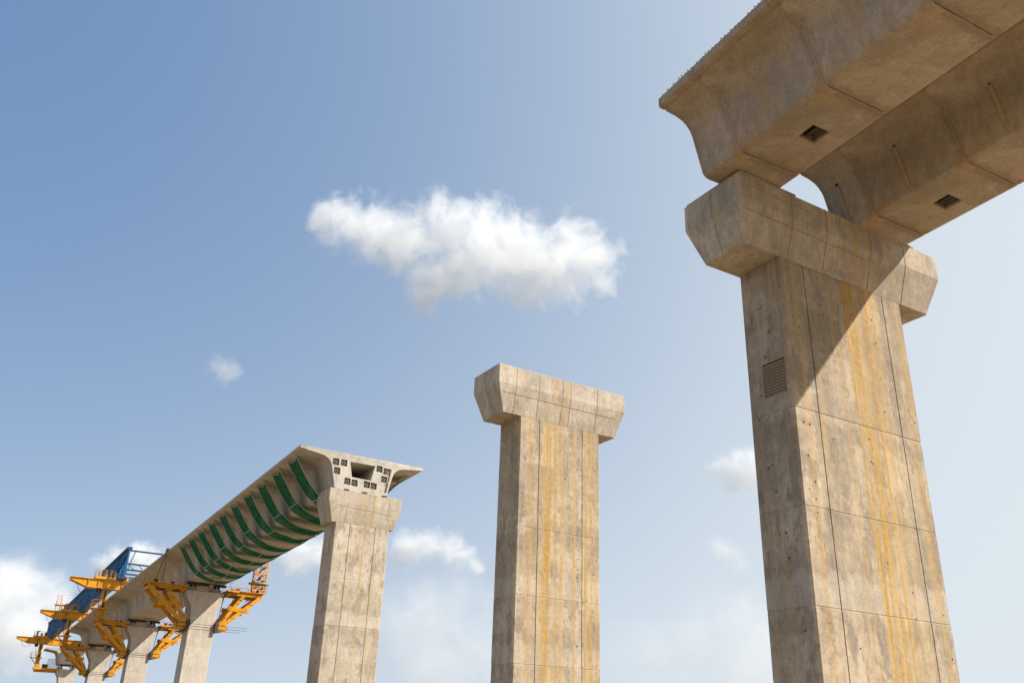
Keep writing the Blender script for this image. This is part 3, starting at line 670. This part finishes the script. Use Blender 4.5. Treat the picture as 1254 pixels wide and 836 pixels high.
def gantry_support(k, label, cage):
    o = FD(STN[k]+.2); r = root('gantry_support', W(o), yawF, label, 'gantry support', 'yellow portal supports under the blue gantry')
    zt = 4.02
    def beam(x0, x1):
        prof = [(-8.9,zt),(-8.9,zt-.18),(-7.0,zt-.88),(x1,zt-.88),(x1,zt)]
        for v_ in (.0, .95):
            m = MB(); m.loft([[(a, v_-.05, b) for a, b in prof], [(a, v_+.05, b) for a, b in prof]]); m.build('beam_web', M['yellow'], r)
        m = MB(); m.box((-8.95, -.22, zt), (x1+.05, 1.17, zt+.07)); m.build('beam_flange', M['yellow'], r)
        m = MB(); m.loft([[(-8.95,-.22,zt-.19),(-7.0,-.22,zt-.89),(-7.0,-.22,zt-.95),(-8.95,-.22,zt-.25)], [(-8.95,1.17,zt-.19),(-7.0,1.17,zt-.89),(-7.0,1.17,zt-.95),(-8.95,1.17,zt-.25)]]); m.build('beam_flange', M['yellow'], r)
        m = MB(); m.box((-7.0, -.22, zt-.95), (x1, 1.17, zt-.885)); m.build('beam_flange', M['yellow'], r)
        for q in (-7.0, -5.9, -4.3, -3.3, -2.0, 0, 2.0, 4.0): MB().box((q-.03, -.17, zt-.87), (q+.03, -.055, zt-.002)).build('beam_stiffener', M['yellow'], r)
    beam(-8.9, 6.2)
    for sx in (-1, 1):
        x = sx*4.88
        MB().box((x-.30, .12, -.40), (x+.30, .83, zt-.96)).build('leg', M['yellow'], r, bev=.02)
        MB().box((x-.12, .08, .9), (x+.12, .118, zt-1.1)).build('leg_ladder', M['steel'], r)
    # side work platform on the leg
    MB().box((-6.15, -.5, .78), (-4.35, 1.3, .90)).build('work_platform', M['yellow'], r)
    m = MB(); railing(m, [(-5.25,-.45,.9),(-6.1,-.45,.9),(-6.1,1.25,.9),(-5.2,1.25,.9)], h=.85); m.build('guard_rail', M['yellow2'], r)
    MB().bar((-6.0, .4, .78), (-5.2, .4, -.1), .12).build('knee_brace', M['yellow'], r)
    # trolley with railing on top
    MB().box((-6.4, -.3, zt+.07), (-4.1, 1.2, zt+.38)).build('trolley', M['yellow'], r, bev=.02)
    m = MB(); railing(m, [(-6.35,1.1,zt+.38),(-6.35,-.25,zt+.38),(-4.15,-.25,zt+.38),(-4.15,1.1,zt+.38)], h=.75, n=3, sp=.55); m.build('guard_rail', M['yellow2'], r)
    for q in (-5.9, -5.2, -4.6): MB().box((q-.16, 0, zt+.38), (q+.16, .5, zt+.38+random.uniform(.35,.8))).build('hydraulic_unit', M['galv'] if q < -5 else M['steel'], r, bev=.03)
    MB().bar((-5.9, .25, zt+.95), (-5.5, .25, zt+1.2), .14, n=8).build('motor', M['steel'], r)
    for q in (-3.5, -2.8): MB().bar((q, .4, zt+.07), (q, .4, zt+.7), .34, n=10, up=(1,0,0)).build('jack', M['yellow'], r)
    m = MB(); m.tube([(-8.3, .5, zt-.3), (-7.6, .5, zt-1.5), (-6.4, .5, zt-1.2)], .02, 4); m.tube([(-5.6, -.3, zt), (-5.7, -.35, zt-1.6), (-5.4, -.3, zt-3.0)], .025, 4); m.build('hose', M['rubber'], r)
    # hanger under the beam beside the leg
    MB().box((-5.9, .2, zt-1.35), (-5.35, .8, zt-.96)).build('hanger_block', M['steel'], r)
    if cage:
        m = MB()
        for a in (-7.15, -6.6):
            for v_ in (0, .6): m.bar((a, v_, zt+.07), (a, v_, zt+2.3), .045)
        for j in range(8):
            z = zt+.2+j*.29; m.bar((-7.15,0,z),(-6.6,0,z),.03); m.bar((-7.15,.6,z),(-6.6,.6,z),.03); m.bar((-7.15,0,z),(-7.15,.6,z),.03); m.bar((-6.6,0,z),(-6.6,.6,z),.03)
        m.build('ladder_cage', M['yellow2'], r)
        m = MB(); railing(m, [(-6.5,-.2,zt+.38),(-5.0,-.2,zt+.38)], h=1.5, n=4, sp=.7); m.build('guard_rail', M['yellow2'], r)
        MB().box((-7.3, -.2, zt+.85), (-4.6, 1.0, zt+.95)).build('upper_platform', M['yellow'], r)
    return r
gantry_support(5, 'largest yellow portal support with pointed beam tip, above the second flared pier', False)
gantry_support(6, 'middle yellow portal support with a ladder cage, above the third flared pier', True)
g7 = gantry_support(7, 'farthest yellow portal support with pointed tip at the far left', False)
# low hanging work platform at the farthest support
r = root('hanging_platform', W(FD(STN[7]+.2, -3.4, -1.05)), yawF, 'low yellow work platform hung beside the farthest pier with white cage on it', 'work platform')
MB().box((-1.9, -.3, 0), (2.2, 1.4, .34)).build('platform_box', M['yellow'], r, bev=.02)
MB().box((-1.7, -.1, .34), (-1.0, 1.0, .9)).build('machine_block', M['yellow'], r, bev=.03)
MB().box((-1.75, .2, -.35), (1.6, .8, 0)).build('lower_beam', M['yellow'], r)
m = MB(); railing(m, [(.2,-.2,.34),(2.1,-.2,.34),(2.1,1.3,.34),(.2,1.3,.34)], h=1.5, n=5, sp=.4, rail=.05, post=.05); m.build('white_cage', M['white'], r)
MB().box((-.6, 0, .34), (.3, .7, .95)).build('generator', M['steel'], r, bev=.03)

# slings hanging from the deck edge beside pier 4
r = root('sling_rope', W(FD(35.6, -4.25, 2.36)), yawF, 'two dark sling ropes hanging from the deck edge to the left bracket', 'ropes')
MB().box((-.1, -.25, -.06), (.12, .25, .14)).build('edge_hook', M['steel'], r)
MB().tube([(-.1, 0, .0), (-.12, .5, -.9), (-.35, .8, -2.2), (-.5, .9, -2.75)], .03, 5).build('rope', M['steel'], r)
MB().tube([(-.06, 0, .0), (.1, .2, -1.2), (.05, .3, -2.75)], .03, 5).build('rope', M['steel'], r)

# ------------------------------------------------------------------ clouds: real volumes far behind the viaduct
scn.cycles.volume_bounces = 8; scn.cycles.volume_step_rate = 1.0; scn.cycles.volume_max_steps = 256
def cloud(data, label, dens, soft=.75, amp=1.0, seed=0.0, scale=1.0, group='clouds in the sky', stretch=1.95):
    loc, blobs = data
    bm = bmesh.new()
    for x, y, z, r in blobs:
        bmesh.ops.create_icosphere(bm, subdivisions=3, radius=r*stretch, matrix=Matrix.Translation((x, y, z)))
    me = bpy.data.meshes.new('cloud'); bm.to_mesh(me); bm.free()
    o = bpy.data.objects.new('cloud', me); COL.objects.link(o)
    rm = sum(b[3] for b in blobs)/len(blobs)
    md = o.modifiers.new('r', 'REMESH'); md.mode = 'VOXEL'; md.voxel_size = rm*.22; md.use_smooth_shade = True
    bpy.context.view_layer.update(); dg = bpy.context.evaluated_depsgraph_get()
    new = bpy.data.meshes.new_from_object(o.evaluated_get(dg)); o.modifiers.clear(); o.data = new; new.name = 'cloud'; bpy.data.meshes.remove(me)
    o.location = loc; tag(o, label, 'cloud', group)
    g = NT('cloud vapour ' + str(seed)); s = 1.0/rm
    def warp(src, sc_, k, sd_, det):
        wv = g.n.new('ShaderNodeTexNoise'); g.lk(g.mapping((sc_,)*3, (sd_, sd_*.3, 0), src), wv.inputs['Vector']); wv.inputs['Scale'].default_value = 1; wv.inputs['Detail'].default_value = det
        m_ = g.n.new('ShaderNodeVectorMath'); m_.operation = 'MULTIPLY_ADD'; g.lk(wv.outputs['Color'], m_.inputs[0]); m_.inputs[1].default_value = (k,)*3; m_.inputs[2].default_value = (-k*.5,)*3
        ad = g.n.new('ShaderNodeVectorMath'); ad.operation = 'ADD'; g.lk(src, ad.inputs[0]); g.lk(m_.outputs[0], ad.inputs[1]); return ad.outputs[0]
    q = warp(g.pos, s*.7*scale, rm*1.5, seed, 1.0)
    q = warp(q, s*2.6*scale, rm*.55, seed+5, 3.0)
    field = None
    for x, y, z, r in blobs:
        d = g.n.new('ShaderNodeVectorMath'); d.operation = 'DISTANCE'; g.lk(q, d.inputs[0]); d.inputs[1].default_value = (x, y, z)
        f_ = g.math('MULTIPLY_ADD', d.outputs['Value'], -1.0/(r*1.22), 1.0)
        field = f_ if field is None else g.math('SMOOTH_MAX', field, f_, .3)
    nz = g.noise(1.0, 5, .6, g.mapping((s*1.3*scale,)*3, (seed*2, 3, seed), q), .0)
    t = g.math('MULTIPLY_ADD', nz, amp*1.7, g.math('SUBTRACT', field, amp*.85))
    den = g.math('POWER', g.rng(t, -.08, soft, 0, 1, False), 1.6)
    den = g.math('MULTIPLY', den, dens/rm)
    v = g.n.new('ShaderNodeVolumePrincipled'); v.inputs['Color'].default_value = (.985, .99, 1, 1); v.inputs['Anisotropy'].default_value = .0
    g.lk(den, v.inputs['Density'])
    g.n.remove(g.bsdf); g.lk(v.outputs[0], g.out.inputs['Volume'])
    o.data.materials.clear(); o.data.materials.append(g.m)
    return o
CLOUD_MAIN = ((-50, 784, 450), [(-144, -18, 23, 14), (-129, 0, 27, 24), (-100, 0, 23, 27), (-65, -13, 5, 30), (-36, -16, 35, 17), (-29, -23, 49, 8), (-20, -4, 24, 30), (15, 6, 21, 35), (51, -17, -4, 29), (81, -15, -13, 28), (108, 5, 17, 25), (129, 0, -6, 25), (144, 14, -19, 13), (71, 0, -34, 20), (34, 8, -21, 22), (-4, 14, -11, 27), (-33, 3, -26, 21), (-32, 10, -44, 18), (-36, 6, -58, 12), (-24, 5, -34, 18), (101, 22, -24, 18)])
CLOUD_SMALL = ((-290, 837, 334), [(-8, 5, 6, 12), (5, 6, 3, 10), (3, -2, -9, 9)])
CLOUD_LOW_LEFT = ((-836, 1554, 201), [(-76, -11, -50, 81), (-50, 11, -14, 67), (12, -12, 3, 52), (45, 0, 14, 36), (66, 13, -13, 39), (113, -6, -27, 27), (37, -14, -60, 54), (49, 45, -60, 36)])
CLOUD_MID_LOW = ((-92, 1313, 250), [(-47, -12, 2, 26), (-17, -16, 6, 21), (10, -5, 3, 23), (34, -7, -6, 18), (52, 0, -16, 11), (-59, 1, -8, 17)])
CLOUD_RIGHT = ((327, 1258, 371), [(-17, 1, 6, 17), (5, 5, 8, 24), (27, 11, 0, 24), (15, 17, -13, 17), (44, 4, 12, 27)])
CLOUD_BEHIND = ((-348, 1519, 280), [(-24, 11, 5, 31), (6, 11, 12, 33), (42, 2, -5, 28), (-4, 0, -21, 25)])
CLOUD_GANTRY = ((-730, 1735, 287), [(-32, -4, -5, 22), (-6, -14, 2, 25), (21, 0, 13, 27), (61, -18, -1, 28), (86, 5, -8, 22)])
CLOUD_FAINT = ((326, 1307, 264), [(-14, -10, 6, 17), (7, 12, 1, 18), (17, -1, -17, 14)])
CLOUD_MILKY = ((-122, 1883, 202), [(-64, -36, 9, 73), (3, 39, 45, 85), (69, -33, -32, 81), (-33, 53, -60, 84), (98, -52, 45, 49)])
CLOUD_MILKY_RIGHT = ((408, 1888, 190), [(-99, 4, -19, 74), (-20, -22, 13, 82), (53, -63, 27, 89), (130, 57, -22, 85)])
cloud(CLOUD_MAIN, 'large ragged white cloud alone in the middle of the blue sky', .95, amp=1.55, soft=.62, seed=1.3)
cloud(CLOUD_SMALL, 'tiny faint puff of cloud left of and below the large cloud', .4, amp=1.3, seed=2.1)
cloud(CLOUD_LOW_LEFT, 'big soft cloud bank low at the left edge, beside the gantry', 1.2, seed=3.7)
cloud(CLOUD_MID_LOW, 'flat white cloud between the netted girder pier and the free standing pier', .9, seed=4.4)
cloud(CLOUD_RIGHT, 'small bright cloud against the left side of the big near pier', .9, seed=5.2)
cloud(CLOUD_BEHIND, 'pale cloud under the netted girder, left of its pier', 1.0, seed=6.8)
cloud(CLOUD_GANTRY, 'thin cloud showing behind the near end of the blue gantry', 1.1, seed=7.5)
cloud(CLOUD_MILKY, 'wide milky cloud veil low between the two middle piers', .30, seed=9.6)
cloud(CLOUD_MILKY_RIGHT, 'wide milky cloud veil low beside the big near pier', .30, seed=10.4)
cloud(CLOUD_FAINT, 'very faint cloud wisp below the small bright cloud by the near pier', .25, seed=8.9)
